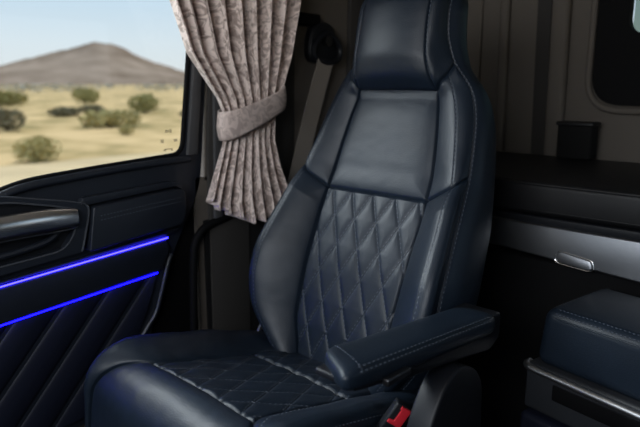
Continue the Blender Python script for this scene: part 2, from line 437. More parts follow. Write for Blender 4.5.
SX = -.904
seat = root('driver_seat', (SX, .75, 0), 'navy leather driver seat with diamond quilting and integrated headrest', 'seat')
P0 = np.array([SX, 1.1712, .9154]); TL = math.radians(18)
EX = np.array([1., 0, 0]); EUP = np.array([0, math.sin(TL), math.cos(TL)]); EFW = np.array([0, -math.cos(TL), math.sin(TL)])

def fold(x, sharp): return 1-np.exp(-x/sharp)
# ---- backrest + headrest surface
TC, TH = .0145, .275          # cross seam, headrest seam
T = np.unique(np.round(np.r_[np.linspace(-.46, TC, 190), np.linspace(TC, TH, 110), np.linspace(TH, .53, 110), np.linspace(.53, .70, 50)], 6))
S = cols([64, 46, 24, 10, 10, 6, 6])
def shift(t, s):   # rows slant upwards outside the centre panel
    a = np.clip(np.abs(s)-1, 0, 2)/2; a = a*(1.25-.25*a)
    w = np.interp(t, [-.46, -.15, TC, .15, TH, .40, .50, .70], [0, .02, .066, .066, .070, .03, 0, 0])
    return a*w
vt = np.array([-.46, -.42, -.33, -.25, -.17, -.025, .075, .142, .215, .27, .30, .344, .40, .45, .51, .58, .70])
TB = dict(
 hc=[.105, .118, .144, .148, .151, .155, .151, .144, .133, .121, .113, .106, .101, .10, .101, .098, .09],
 wc=[.03, .03, .037, .036, .033, .015, .0, .0, .0, -.002, .046, .068, .077, .083, .085, .078, .07],
 hr=[.13, .168, .237, .255, .255, .238, .222, .206, .19, .172, .152, .128, .117, .116, .116, .112, .10],
 wr=[.04, .055, .09, .104, .101, .056, .028, .018, .014, .012, .014, .036, .060, .068, .072, .065, .06],
 hw=[.155, .198, .262, .278, .278, .263, .247, .238, .226, .209, .192, .150, .130, .126, .126, .118, .105],
 wp=[.02, .03, .060, .075, .076, .040, .005, .0, -.005, -.005, .0, .012, .030, .042, .047, .042, .04],
 wb=[-.04, -.04, -.05, -.06, -.07, -.095, -.10, -.096, -.088, -.075, -.062, -.05, -.042, -.028, -.014, -.012, -.012])
def back_pos():
    nT, nS = len(T), len(S); aS = np.abs(S)
    V = T[:, None]+shift(T[:, None], S[None, :])
    def tb(k, v, sig=.010): return smooth_table(vt, TB[k], v, sig)
    U = np.zeros((nT, nS)); Wd = np.zeros((nT, nS))
    sigs = dict(hc=.012, wc=.009, hr=.02, wr=.016, hw=.013, wp=.016, wb=.02)
    for j in range(nS):
        v = V[:, j]; q = {k: tb(k, v, sigs[k]) for k in TB}
        KU = np.stack([0*v, q['hc'], q['hr'], q['hw'], q['hw']+.018, q['hw']+.012, q['hw']-.05, 0*v])
        KW = np.stack([q['wc']+.003+.011*np.clip((v-.27)/.03, 0, 1), q['wc'], q['wr'], q['wp'], q['wp']*.6+q['wb']*.4, q['wb'], q['wb']-.035, q['wb']-.04])
        x = np.array([aS[j]])
        U[:, j] = eval_profile(KU, x)[:, 0]*np.sign(S[j]); Wd[:, j] = eval_profile(KW, x, 2)[:, 0]
    # fold the top over
    r = .072; F0 = .462; a = np.clip((V-F0)/r, 0, PI/2)
    over = V > F0
    extra = np.clip((V-F0)/r-PI/2, 0, None)*r
    Vv = np.where(over, F0+r*np.sin(a), V)
    Wd = np.where(over, np.maximum(Wd-r*(1-np.cos(a))-extra, -.06), Wd)
    U = U*np.where(over, 1-.36*(1-np.cos(a)), 1)
    return P0+U[..., None]*EX+Vv[..., None]*EUP+Wd[..., None]*EFW
back = Surf(S, T, back_pos())
# displacement
SS, TT = np.meshgrid(S, T); A = np.abs(SS)
colw = np.interp(A, [0, 1, 1.001, 2, 2.001, 3, 3.001, 7], [.148, .148, .10, .10, .045, .045, .04, .04])
d1 = np.abs(A-1)*colw; d3 = np.abs(A-3)*colw; d2 = np.abs(A-2)*colw
dcr = np.abs(TT-TC); dhd = np.abs(TT-TH)
gr = lambda d, w=.0028: np.exp(-(d/w)**2)
D = np.zeros_like(A)
inner = A < 1; shoulder = (A >= 1) & (A < 3)
dd_in = np.minimum(d1, np.minimum(dcr, dhd)); dd_sh = np.minimum(np.minimum(d1, d3), np.minimum(dcr, dhd))
quilt = inner & (TT < TC)
UU = ((back.P-P0)@EX)
qa = UU/.067+(TT+.130)/.145; qb = UU/.067-(TT+.130)/.145
nrm = 1/math.hypot(1/.067, 1/.145)
dq = np.minimum(np.abs(qa-np.round(qa)), np.abs(qb-np.round(qb)))*nrm
dqv = np.abs(qb-np.round(qb))*nrm
D += np.where(quilt, .0036*fold(dq, .009)-.0009*gr(dq, .0022), 0)
D += np.where(inner & ~quilt & (TT < TH), .008*fold(dd_in, .018), 0)
D += np.where(inner & (TT >= TH), .006*fold(dd_in, .02), 0)
D += np.where(shoulder & (TT < TH), .006*fold(dd_sh, .016), 0)
D += np.where(shoulder & (TT < TC), .011*np.sin(PI*np.clip(A-1, 0, 1.7)/1.7)*np.clip((TC-TT)/.05, 0, 1), 0)
D += np.where(shoulder & (TT >= TH), .005*fold(dd_sh, .016), 0)
D -= np.where(A <= 1.2, .005*gr(d1, .0035), 0)
D -= np.where(A < 3.0, .0045*gr(dcr, .0032)+.005*gr(dhd, .004), 0)
D -= .003*gr(d3, .0022)+np.where((A > 1.5) & (A < 2.5) & (TT < TH), .0009*gr(d2, .0022), 0)
# soft leather wrinkles
wr = np.zeros_like(D)
for i in range(0, D.shape[0]):
    for j in range(0, D.shape[1]):
        if A[i, j] < 3.2:
            p = back.P[i, j]; wr[i, j] = mnoise.noise(Vector((p[0]*9, p[1]*9, p[2]*12)))*.0013+mnoise.noise(Vector((p[0]*34, p[1]*34, p[2]*50)))*.00025
D += wr
back.displace(D)
backrest = root('backrest', (0, .25, .45)); backrest.parent = seat
def diag_lines(t0, t1, umax, kind, dub=0, cen=.130, pu=.067, pv=.145, hcf=None):
    out = []
    for n in range(-14, 15):
        for o in ((-dub, dub) if dub else (0,)):
            seg = []
            for t in np.linspace(t0, t1, 60):
                u = (n+(-1 if kind == 'a' else 1)*(t+cen)/pv)*pu+o
                h = hcf(t)
                if abs(u) < h*.975: seg.append((u/h, t))
                elif len(seg) > 1: out.append(seg); seg = []
                else: seg = []
            if len(seg) > 1: out.append(seg)
    return out
hcf = lambda t: float(np.interp(t, vt, TB['hc']))
ql = diag_lines(-.44, TC-.004, .2, 'b', .0034, hcf=hcf)+diag_lines(-.44, TC-.004, .2, 'a', 0, hcf=hcf)
back.part('quilted_panel', lambda s, t: (np.abs(s) < 1) & (t < TC), backrest, ql)
back.part('upper_panel', lambda s, t: (np.abs(s) < 1) & (t > TC) & (t < TH), backrest, [])
for sg, nm in ((-1, 'side_bolster'), (1, 'side_bolster')):
    rng = lambda a, b, n=40: np.linspace(a, b, n)
    L = [[(sg*2.0, t) for t in rng(-.42, TC-.01)], [(sg*2.93, t) for t in rng(-.42, TC-.01, 60)]]
    back.part(nm, lambda s, t, sg=sg: (s*sg > 1) & (s*sg < 3) & (t < TC), backrest, L)
    L = [[(sg*2.0, t) for t in rng(TC+.01, TH-.01)], [(sg*2.93, t) for t in rng(TC, TH, 60)]]
    back.part('shoulder_bolster', lambda s, t, sg=sg: (s*sg > 1) & (s*sg < 3) & (t > TC) & (t < TH), backrest, L)
L = []
for sg in (-1, 1): L += [[(sg*1.03, t) for t in np.linspace(TH+.02, .62, 40)], [(sg*2.93, t) for t in np.linspace(TH, .6, 40)]]
back.part('headrest', lambda s, t: (np.abs(s) < 3) & (t > TH), backrest, L)
L = []
for sg in (-1, 1): L += [[(sg*3.10, t) for t in np.linspace(-.42, .6, 120)]]
back.part('back_shell', lambda s, t: np.abs(s) > 3, backrest, L)

# ---- cushion
CP = np.array([SX, .92, .537]); CA = math.radians(15)
CD = np.array([0, -math.cos(CA), math.sin(CA)]); CN = np.array([0, math.sin(CA), math.cos(CA)])
T2F, T2R = .31, .03
R0, RR = .308, .078
T2 = np.unique(np.round(np.r_[np.linspace(-.16, T2R, 70), np.linspace(T2R, T2F, 110), np.linspace(T2F, .60, 110)], 6))
S2 = cols([64, 40, 20, 8, 10, 6, 6])
ct = [-.16, -.05, .10, .24, .31, .36, .42, .50, .60]
CT = dict(hc=[.150, .155, .157, .158, .160, .215, .255, .262, .255], hr=[.235, .248, .252, .252, .252, .259, .272, .272, .262],
          hw=[.270, .282, .287, .288, .284, .280, .280, .277, .266], ar=[.018, .026, .032, .030, .026, .016, .004, .0, .0],
          aw=[-.004, .0, .006, .006, .004, -.002, -.008, -.012, -.012])
def cush_pos():
    q = {k: smooth_table(ct, CT[k], T2, .02)[:, None] for k in CT}
    z = 0*q['hc'][:, 0]; g = {k: q[k][:, 0] for k in q}
    KU = np.stack([z, g['hc'], g['hr'], g['hw'], g['hw']+.008, g['hw']+.004, g['hw']-.05, z])
    KH = np.stack([z+.004, z, g['ar'], g['aw'], g['aw']-.03, z-.11, z-.125, z-.125])
    x = np.abs(S2)
    U = eval_profile(KU, x)*np.sign(S2)[None, :]; H = eval_profile(KH, x, 2)
    t = T2[:, None]+0*U
    a = np.clip((t-R0)/RR, 0, math.radians(100)); ext = np.clip(t-R0-RR*math.radians(100), 0, None)
    roll = np.clip((t-R0+.05)/.10, 0, 1)
    H = np.where(H < -.03, np.maximum(H, -.125*(1-roll)-.05*roll), H)
    dx = np.minimum(t, R0)+RR*np.sin(a); hy = -RR*(1-np.cos(a))
    am = math.radians(100)
    dx = dx+ext*math.cos(am); hy = hy-ext*math.sin(am)
    return CP+U[..., None]*EX+(dx+H*np.sin(a))[..., None]*CD+(hy+H*np.cos(a))[..., None]*CN
cush = Surf(S2, T2, cush_pos(), flip=True)
SS, TT = np.meshgrid(S2, T2); A = np.abs(SS)
colw = np.interp(A, [0, 1, 1.001, 2, 2.001, 3, 3.001, 7], [.157, .157, .10, .10, .04, .04, .05, .05])
d1 = np.abs(A-1)*colw; d3 = np.abs(A-3)*colw; d2 = np.abs(A-2)*colw
dF = np.abs(TT-T2F); dR = np.abs(TT-T2R)
UU = (cush.P-CP)@EX
qa = UU/.067+(TT-.05)/.135; qb = UU/.067-(TT-.05)/.135
nrm = 1/math.hypot(1/.067, 1/.135)
dq = np.minimum(np.abs(qa-np.round(qa)), np.abs(qb-np.round(qb)))*nrm
D = np.where((A < 1) & (TT < T2F), .0036*fold(dq, .009)-.0009*gr(dq, .0022), 0)
D += np.where((A < 1) & (TT >= T2F), .008*fold(np.minimum(dF, d1), .02), 0)
D += np.where((A >= 1) & (A < 3), .006*fold(np.minimum(d1, d3), .016), 0)
D -= np.where(A < 1.2, .005*gr(d1, .0035), 0)+np.where(A < 1, .005*gr(dF, .0035)*1+.007*gr(dR, .004), 0)
D += np.where((A < 1) & (TT < T2R), .005*fold(dR, .008), 0)
D -= .003*gr(d3, .003)
for i in range(D.shape[0]):
    for j in range(D.shape[1]):
        if A[i, j] < 3.2:
            p = cush.P[i, j]
            D[i, j] += mnoise.noise(Vector((p[0]*12, p[1]*16, p[2]*16)))*.0026+mnoise.noise(Vector((p[0]*42, p[1]*30, p[2]*40)))*.0007
cush.displace(D)
cushion = root('cushion', (0, -.1, .5)); cushion.parent = seat
hcf2 = lambda t: float(np.interp(t, ct, CT['hc']))
ql = diag_lines(T2R+.004, T2F-.004, .2, 'b', .0034, -.05, .067, .135, hcf2)+diag_lines(T2R+.004, T2F-.004, .2, 'a', 0, -.05, .067, .135, hcf2)
cush.part('quilted_insert', lambda s, t: (np.abs(s) < 1) & (t < T2F) & (t > T2R), cushion, ql, True)
ql = diag_lines(-.12, T2R-.004, .2, 'b', .0034, -.05, .067, .135, hcf2)+diag_lines(-.12, T2R-.004, .2, 'a', 0, -.05, .067, .135, hcf2)
cush.part('rear_insert', lambda s, t: (np.abs(s) < 1) & (t < T2R), cushion, ql, True)
cush.part('front_roll', lambda s, t: (np.abs(s) < 1) & (t > T2F), cushion, [], True)
for sg in (-1, 1):
    L = [[(sg*1.35, t) for t in np.linspace(-.1, .42, 60)] if sg > 0 else [(sg*1.08, t) for t in np.linspace(-.1, .0, 10)], [(sg*2.6, t) for t in np.linspace(-.1, .45, 80)]]
    cush.part('cushion_bolster', lambda s, t, sg=sg: (s*sg > 1) & (s*sg < 3), cushion, L, True)
cush.part('cushion_side', lambda s, t: np.abs(s) > 3, cushion, [], True)

# ---- seat base, recliner bracket, side cover
MB().box((SX-.22, .56, .0), (SX+.22, 1.0, .06), .01).box((SX-.17, .62, .05), (SX+.17, .95, .34), .03).box((SX-.24, .58, .33), (SX+.24, 1.02, .42), .02).build('seat_base', PLASTIC, seat)
rb = MB()
for dx in (0, .03):
    rb.tube([(SX-.262+dx*.3, 1.02+dx, .56), (SX-.268+dx*.3, .985+dx, .50), (SX-.268+dx*.3, .965+dx, .42)], .007, 8)
rb.build('recliner_bracket', DKMETAL, seat)
sc = MB()
prof = [(.78, .40), (.795, .53), (.815, .60), (.84, .645), (.87, .678), (.91, .693), (.95, .682), (.985, .655), (1.005, .60), (1.01, .40)]
prof = [tuple(p)[:2] for p in [(v.x, v.y) for v in catmull([(a, b, 0) for a, b in prof], 4)]]
sc.prism(prof, 'x', SX+.354, SX+.404, .006, 3)
sc.build('side_cover', PLASTIC, seat)
# belt buckle on its stalk
bk = root('belt_buckle', (.315, .10, .53)); bk.parent = seat
def bmat(loc, right, up):
    r = Vector(right).normalized(); u = Vector(up); u = (u-r*u.dot(r)).normalized(); n = r.cross(u)
    return Matrix(((r.x, u.x, n.x, loc[0]), (r.y, u.y, n.y, loc[1]), (r.z, u.z, n.z, loc[2]), (0, 0, 0, 1)))
BM_ = bmat((-.583, .838, .603), (.61, .57, -.53), (.50, .47, .72))
MB().box((-.0165, -.06, -.012), (.0155, .0215, .012), .004, 3, BM_).build('buckle_body', PLASTIC, bk)
rbm = MB(); 
rbm.prism([(-.0135, -.020), (.0135, -.020), (.0135, .020), (-.006, .020), (-.006, .014), (-.0035, .012), (-.0035, -.011), (-.0135, -.014)], 'z', .0105, .0165, .0015, 2)
bmesh.ops.transform(rbm.bm, matrix=BM_, verts=rbm.bm.verts)
rbm.build('release_button', RED, bk)
tag(bpy.data.objects['release_button'], 'red release button')
MB().tube([tuple(BM_ @ Vector((0, -.05, 0))), (-.607, .82, .50), (-.60, .80, .36)], .012, 8, flat=(1, .5)).build('buckle_stalk', PLASTIC, bk)

# ---- armrest
ar = root('armrest', (.34, .15, .72)); ar.parent = seat
def armrest():
    # section swept along y: rounded-rectangular pad, blunt rounded nose
    n = 60; ring = 48; V = []; F = []
    ys = np.linspace(0, 1, n)
    L = .462; out = []
    for k in ys:
        d = L*k if k < 1 else L
        # local taper at both ends
        e0 = min(1, d/.055); e1 = min(1, (L-d)/.05); sc0 = math.sqrt(max(0, 1-(1-e0)**2)); sc1 = math.sqrt(max(0, 1-(1-e1)**2))
        w = .047*(.72+.28*sc0)*(.66+.34*sc1); top = .020*(.35+.65*sc0)*(.6+.4*sc1); bot = .026*(.6+.4*sc0)
        y = .612+.985*d; zc = .772-.085*d
        xc = -.562+.012*k
        skew = .055*(1-min(1, d/.06))**1.0
        for q in range(ring):
            a = 2*PI*q/ring; c, s_ = math.cos(a), math.sin(a); p = 3.4
            xx = w*math.copysign(abs(c)**(2/p), c); zz = math.copysign(abs(s_)**(2/p), s_); zz = zz*(top if zz > 0 else bot)
            V.append((xc+xx, y-xx*.55*(1-min(1, d/.12))+.02*(1-min(1, d/.12)), zc+zz))
    for i in range(n-1):
        for q in range(ring):
            b = i*ring+q; c2 = i*ring+(q+1) % ring; F.append((b, c2, c2+ring, b+ring))
    F.append(tuple(range(ring))[::-1]); F.append(tuple((n-1)*ring+q for q in range(ring)))
    return V, F, n, ring
V, F, nA, rA = armrest()
am = MB(); vs = [am.bm.verts.new(v) for v in V]; fs = [am.bm.faces.new([vs[i] for i in f]) for f in F]
bmesh.ops.recalc_face_normals(am.bm, faces=fs); am._fin(fs); am.mi = 1
def arm_line(q, i0, i1):
    P_ = []; N_ = []
    for i in range(i0, i1):
        p = np.array(V[i*rA+q]); c = np.mean(np.array(V[i*rA:(i+1)*rA]), axis=0); P_.append(p); N_.append((p-c)/np.linalg.norm(p-c))
    return P_, N_
for q in (3, 6): am.stitches(*arm_line(q, 4, nA-4), .0075, .0035, .0014, .0016)
for i in (5,):   # seam across the nose
    P_ = [np.array(V[i*rA+q]) for q in range(3, 22)]; N_ = [np.array((0, -.3, 1.))]*len(P_)
    am.stitches(P_, N_, .006, .0025, .0012, .0013)
am.build('armrest_pad', [NAVY, STITCH], ar, 60)
ub = MB()
ub.prism(rounded([(.630, .752), (.66, .745), (.70, .738), (.76, .722), (.90, .700), (1.06, .672), (1.10, .69), (1.10, .745), (.63, .765)], .012), 'x', -.600, -.518, .008, 3)
ub.build('armrest_base', PLASTIC, ar)
MB().box((-.500, .690, .742), (-.512, .752, .754), .002).build('tilt_lever', DKMETAL, ar)
MB().tube([(-.640, 1.09, .70), (-.575, 1.09, .70)], .030, 16).build('pivot', PLASTIC, ar)

# ================================================================ CURTAIN
ct_ = root('curtain', (-1.38, 1.1, .8), 'taupe patterned curtain tied back beside the door window', 'curtain')
def curtain_mat():
    m = mat('curtain_fabric', (.30, .235, .20), .85, sheen=.2)
    n = m.node_tree.nodes; l = m.node_tree.links; p = n['Principled BSDF']
    t = n.new('ShaderNodeTexCoord')
    nz = n.new('ShaderNodeTexNoise'); nz.inputs['Scale'].default_value = 34; nz.inputs['Detail'].default_value = 3; nz.inputs['Distortion'].default_value = 1.6
    l.new(t.outputs['UV'], nz.inputs['Vector'])
    r = n.new('ShaderNodeValToRGB'); r.color_ramp.elements[0].position = .40; r.color_ramp.elements[1].position = .56
    r.color_ramp.elements[0].color = (.40, .31, .275, 1); r.color_ramp.elements[1].color = (.84, .71, .65, 1)
    l.new(nz.outputs['Fac'], r.inputs[0]); l.new(r.outputs[0], p.inputs['Base Color'])
    n2 = n.new('ShaderNodeTexNoise'); n2.inputs['Scale'].default_value = 900; l.new(t.outputs['UV'], n2.inputs['Vector'])
    b = n.new('ShaderNodeBump'); b.inputs['Strength'].default_value = .3; b.inputs['Distance'].default_value = .001
    l.new(n2.outputs['Fac'], b.inputs['Height']); l.new(b.outputs[0], p.inputs['Normal'])
    return m
CURT = curtain_mat()
def curtain():
    na, nz_ = 300, 130; V = []; F = []; uv = []
    zt = [.765, .80, .86, .95, 1.03, 1.10, 1.16, 1.28, 1.43, 1.72]
    yl = [1.005, 1.005, 1.0, 1.035, 1.066, 1.076, 1.050, .958, .905, .83]
    yr = [1.33, 1.325, 1.31, 1.275, 1.256, 1.262, 1.282, 1.324, 1.360, 1.41]
    amp = [.024, .024, .023, .017, .012, .010, .013, .022, .026, .028]
    for i in range(nz_):
        f = i/(nz_-1)
        for j in range(na):
            a = j/(na-1)
            zb = .878-.088*min(1, max(0, a)/.45)**.8+.012*math.sin(a*40)*.3
            z = zb+(1.713-zb)*f
            L = np.interp(z, zt, yl); R_ = np.interp(z, zt, yr); am_ = np.interp(z, zt, amp)
            # fold phase: wide first pleat on the door side
            ph = 2*PI*(8.5*(a**.85))+.5*math.sin(5*a+2)
            wv = math.sin(ph)+.35*math.sin(2*ph+1.0+3*a)+.25*mnoise.noise(Vector((a*9, z*3, 1.3)))
            y = L+(R_-L)*(a+.010*math.cos(ph))
            x = -1.370+am_*wv+.012*math.sin(PI*a)
            V.append((x-ct_.location.x, y-ct_.location.y, z-ct_.location.z)); uv.append((a*.9, z))
    for i in range(nz_-1):
        for j in range(na-1):
            b = i*na+j; F.append((b, b+1, b+na+1, b+na))
    o = link('curtain_panel', V, F, CURT, ct_)
    u = o.data.uv_layers.new(name='UVMap')
    for lp in o.data.loops: u.data[lp.index].uv = uv[lp.vertex_index]
    md = o.modifiers.new('thickness', 'SOLIDIFY'); md.thickness = .002
    return o
curtain()
def tieback():
    # closed band around the gathered curtain, rising rearward
    nr = 80; nh = 12; V = []; F = []; uv = []
    for i in range(nr):
        a = 2*PI*i/nr
        cy = math.cos(a); cx = math.sin(a)
        yy = 1.178+.116*math.copysign(abs(cy)**.8, cy); xx = -1.370+.042*math.copysign(abs(cx)**.7, cx)
        rise = (yy-1.04)/.26
        zc = 1.075+.075*rise+.015*rise*rise
        hh = .041-.010*rise
        for j in range(nh):
            b = j/(nh-1)*2-1
            bul = .004*(1-b*b)+.002*mnoise.noise(Vector((yy*20, b, cx)))
            V.append((xx+bul*cx, yy+bul*cy-.012*b*rise*0, zc+hh*b)); uv.append((yy+xx*2, zc+hh*b))
    for i in range(nr):
        for j in range(nh-1):
            p = i*nh+j; q = ((i+1) % nr)*nh+j; F.append((p, q, q+1, p+1))
    off = ct_.location
    o = link('tieback', [(v[0]-off.x, v[1]-off.y, v[2]-off.z) for v in V], F, TIE, ct_)
    u = o.data.uv_layers.new(name='UVMap')
    for lp in o.data.loops: u.data[lp.index].uv = uv[lp.vertex_index]
    md = o.modifiers.new('thickness', 'SOLIDIFY'); md.thickness = .003
    o['label'] = 'flat tieback band'
    return o
TIE = curtain_mat(); TIE.name = 'tieback_fabric'
_r = [n for n in TIE.node_tree.nodes if n.type == 'VALTORGB'][0]; _r.color_ramp.elements[0].color = (.46, .365, .33, 1); _r.color_ramp.elements[1].color = (.66, .54, .49, 1)
tieback()
hk = root('tieback_hook', (XL, 1.31, 1.19), 'small black tieback hook on the wall right of the curtain', 'hook')
MB().tube([(XL-.002, 1.312, 1.185), (XL+.012, 1.312, 1.185)], .016, 14).build('hook_plate', PLASTIC, hk)
MB().tube(catmull([(XL+.01, 1.312, 1.185), (XL+.05, 1.310, 1.185), (XL+.075, 1.300, 1.19), (XL+.08, 1.294, 1.20)], 6), .006, 10).build('hook_arm', DKMETAL, hk)
rl = root('curtain_rail', (-1.38, 1.1, 1.735), 'curtain rail under the cab roof', 'rail')
MB().box((-1.40, .75, 1.715), (-1.36, 1.60, 1.735), .004).box((-1.39, .8, 1.73), (-1.37, 1.55, ZT), .002).build('rail_channel', PLASTIC, rl)

# ================================================================ SEAT BELT
sb = root('seat_belt', (XL, 1.53, 1.33), 'grey seat belt hanging from a black pillar guide behind the seat', 'seat belt')
MB().prism(rounded([(1.475, 1.27), (1.60, 1.262), (1.615, 1.30), (1.60, 1.385), (1.55, 1.405), (1.49, 1.39), (1.47, 1.33)], .03), 'x', XL-.002, XL+.035, .012, 3).build('guide_housing', PLASTIC, sb)
MB().tube(catmull([(XL+.045, 1.485, 1.285), (XL+.05, 1.54, 1.268), (XL+.045, 1.60, 1.283), (XL+.045, 1.605, 1.325), (XL+.045, 1.545, 1.365), (XL+.045, 1.482, 1.325)], 6, True), .010, 8, closed=True).build('guide_loop', PLASTIC, sb)
MB().tube([(XL+.03, 1.545, 1.34), (XL+.052, 1.545, 1.34)], .018, 16).build('anchor_bolt', DKMETAL, sb)
wbm = MB()
wv_ = []
path = [(XL+.052, 1.525, 1.275), (XL+.040, 1.47, 1.10), (XL+.032, 1.425, .95), (XL+.028, 1.38, .80), (XL+.026, 1.35, .62), (XL+.026, 1.33, .45)]
path = catmull(path, 6)
for x in (0, .003):
    wv_.append([[wbm.bm.verts.new((p.x+x, p.y+s_*.036, p.z-s_*.006)) for s_ in (-1, -.85, -.33, .33, .85, 1)] for p in path])
fs = []
for k in range(2):
    for i in range(len(path)-1):
        for j in range(5): fs.append(wbm.bm.faces.new([wv_[k][i][j], wv_[k][i][j+1], wv_[k][i+1][j+1], wv_[k][i+1][j]]))
for i in range(len(path)-1):
    for j in (0, 5): fs.append(wbm.bm.faces.new([wv_[0][i][j], wv_[1][i][j], wv_[1][i+1][j], wv_[0][i+1][j]]))
bmesh.ops.recalc_face_normals(wbm.bm, faces=fs); wbm._fin(fs)
wbm.build('webbing', WEB, sb)
MB().box((XL-.002, 1.28, .36), (XL+.05, 1.40, .48), .01).build('belt_retractor', PLASTIC, sb)
struct('trim_5', MB().box((XL-.001, 1.40, 1.385), (XL+.03, 1.53, 1.425), .008), RUBBER, 'short black bracket above the seat belt guide', 'trim')
struct('trim_6', MB().prism([(1.67, .0), (1.76, .0), (1.79, ZT), (1.70, ZT)], 'x', XL-.001, XL+.02, .006, 2), WALLD, 'dark upright trim on the side wall behind the seat belt', 'trim')
struct('trim_7', MB().prism([(1.050, .0), (1.20, .0), (1.23, ZT), (1.115, ZT), (1.060, 1.0)], 'x', XL-.001, XL+.012, .006, 2), WALLD, 'dark door pillar cover behind the curtain', 'trim')
struct('trim_8', MB().prism([(1.21, .0), (1.39, .0), (1.42, .85), (1.44, ZT), (1.24, ZT)], 'x', XL-.001, XL+.005, .004, 2), WALLD, 'dark lower wall panel between curtain and seat belt', 'trim')
struct('trim_9', MB().box((XL-.002, 1.04, .02), (XL+.008, 2.14, .80), .004), CARPET, 'black lower lining of the side wall behind the seat', 'trim')
struct('trim_10', MB().prism([(1.072, .80), (1.104, .80), (1.135, ZT), (1.105, ZT)], 'x', XL-.001, XL+.022, .008, 2), TRIMG, 'narrow grey upright strip between the door and the curtain', 'trim')
gb = root('grab_bar', (XL+.04, 1.0, .6), 'black bent grab bar below the curtain beside the door', 'bar')
MB().tube(catmull([(XL+.002, 1.15, .800), (XL+.012, 1.125, .800), (XL+.015, 1.08, .793), (XL+.016, 1.030, .778), (XL+.016, .999, .742), (XL+.016, .990, .69), (XL+.016, .985, .60), (XL+.016, .98, .47), (XL+.016, .976, .33), (XL+.01, .976, .31), (XL-.02, .976, .305)], 6), .012, 12).build('bar', RUBBER, gb)

# ================================================================ BUNK
bu = root('bunk_bed', (-.4, 1.8, 0), 'sleeper bunk base with brushed aluminium front rail', 'bunk')
YF2 = 1.5
MB().box((-1.42, YF2+.02, .0), (.93, YB-.01, .74), .006).build('base_box', CARPET, bu)
MB().box((-1.42, YF2, .84), (.93, YB-.01, .862), .004).build('platform', PLASTIC, bu)
fr = MB(); fr.prism([(-.76, .845), (.9, .828), (.9, .738), (-.34, .742), (-.76, .771)], 'y', YF2-.012, YF2+.10, .006, 3); [setattr(v.co, 'y', v.co.y+(v.co.z-.80)*.12*(1 if v.co.y < YF2+.05 else 0)) for v in fr.bm.verts]
fr.build('front_rail', STEEL, bu)
MB().box((-1.42, YF2+.09, .735), (.93, YB-.02, .845), .004).build('carcass', PLASTIC, bu)
lt = root('pull_latch', (-.112, -.315, .77)); lt.parent = bu
lo_ = rounded([(-.561, .786), (-.472, .775), (-.468, .752), (-.482, .748), (-.556, .754), (-.566, .762)], .012, 6)
MB().tube([(x, YF2-.012+(z-.80)*.12, z) for x, z in lo_], .0015, 8, closed=True).build('latch_rim', CHROME, lt)
li_ = rounded([(-.556, .782), (-.476, .772), (-.473, .754), (-.484, .751), (-.553, .757), (-.560, .764)], .010, 6)
lf = MB(); lf.prism(li_, 'y', YF2-.0132, YF2-.004, .0008, 2)
for v in lf.bm.verts: v.co.y += (v.co.z-.80)*.12
lf.build('latch_flap', STEEL, lt)
mt = root('bunk_mattress', (-.4, 1.8, .862), 'black vinyl mattress lying on the bunk', 'mattress')
MB().box((-1.41, YF2+.004, .863), (.92, YB-.03, .951), .018, 5).build('mattress_body', BLACKV, mt)
for z in (.944, .876):
    MB().tube([(-1.40, YF2+.008, z), (.91, YF2+.008, z)], .004, 8).build('piping', BLACKV, mt)
bx = root('storage_pouch', (-.74, 2.08, .953), 'dark box standing at the back of the bunk below the rear window', 'box')
MB().box((-.803, 2.03, .952), (-.690, 2.10, 1.070), .010).build('box_body', BLOCKM, bx)
MB().box((-.808, 2.025, 1.062), (-.685, 2.10, 1.076), .005).build('box_lid', BLACKV, bx)

# ================================================================ PADDED STORAGE BOX (foreground right)
ob = root('storage_unit', (-.2, 1.3, 0), 'low storage unit with navy leather padded top and chrome bar', 'storage unit')
YAW = math.radians(-10); piv = Vector((-.48, 1.22, 0))
MR = Matrix.Translation(piv) @ Matrix.Rotation(YAW, 4, 'Z')
def local(mb): bmesh.ops.transform(mb.bm, matrix=MR, verts=mb.bm.verts); return mb
def pad_top():
    # rounded cushion: superellipse plan, soft top edge
    mb = MB(); mb.box((0, 0, .598), (.62, .245, .730), .026, 6)
    for v in mb.bm.verts:
        k = (v.co.z-.73)/-.132; v.co.x -= .012*k*(1 if v.co.x < .3 else -1); v.co.y -= .006*k
    return mb
c = pad_top(); c.mi = 1
for dz, dy in ((0, 0), (.0, .011)):
    z = .7215 if dy == 0 else .7285
    pts = [(.02+dy*.4, .235, z), (.0045+dy, .21, z), (.0045+dy, .04, z), (.012+dy, .014+dy*.3, z), (.03, .0055+dy, z), (.3, .0055+dy, z), (.60, .0055+dy, z)]
    nr_ = [(-.6, 0, .7)]*3+[(-.5, -.5, .7)]+[(0, -.6, .7)]*3
    c.stitches([tuple(v) for v in pts], nr_, .006, .0026, .0011, .0012)
for z in (.712,):
    c.mi = 0
    c.tube([(.02, .24, z), (.0015, .21, z), (.0015, .035, z), (.0095, .010, z), (.032, .0015, z), (.60, .0015, z)], .0022, 8)
local(c).build('padded_top', [NAVY, STITCH], ob)
b2 = MB(); b2.box((-.022, -.014, .492), (.64, .25, .600), .008, 4); local(b2).build('unit_body', BODYM, ob)
tr = MB(); tr.box((.045, -.0165, .535), (.60, .0, .572), .004); local(tr).build('handle_recess', RUBBER, ob)
hb = MB(); hb.tube(catmull([(-.023, .004, .594), (-.022, -.010, .594), (-.012, -.019, .593), (.01, -.021, .592), (.10, -.022, .590), (.3, -.022, .586), (.62, -.022, .581)], 6), .0082, 12); local(hb).build('chrome_bar', SATIN, ob)
d3_ = MB(); d3_.box((-.030, -.018, .30), (.64, .25, .480), .016, 4); local(d3_).build('lower_drawer', NAVYD, ob)
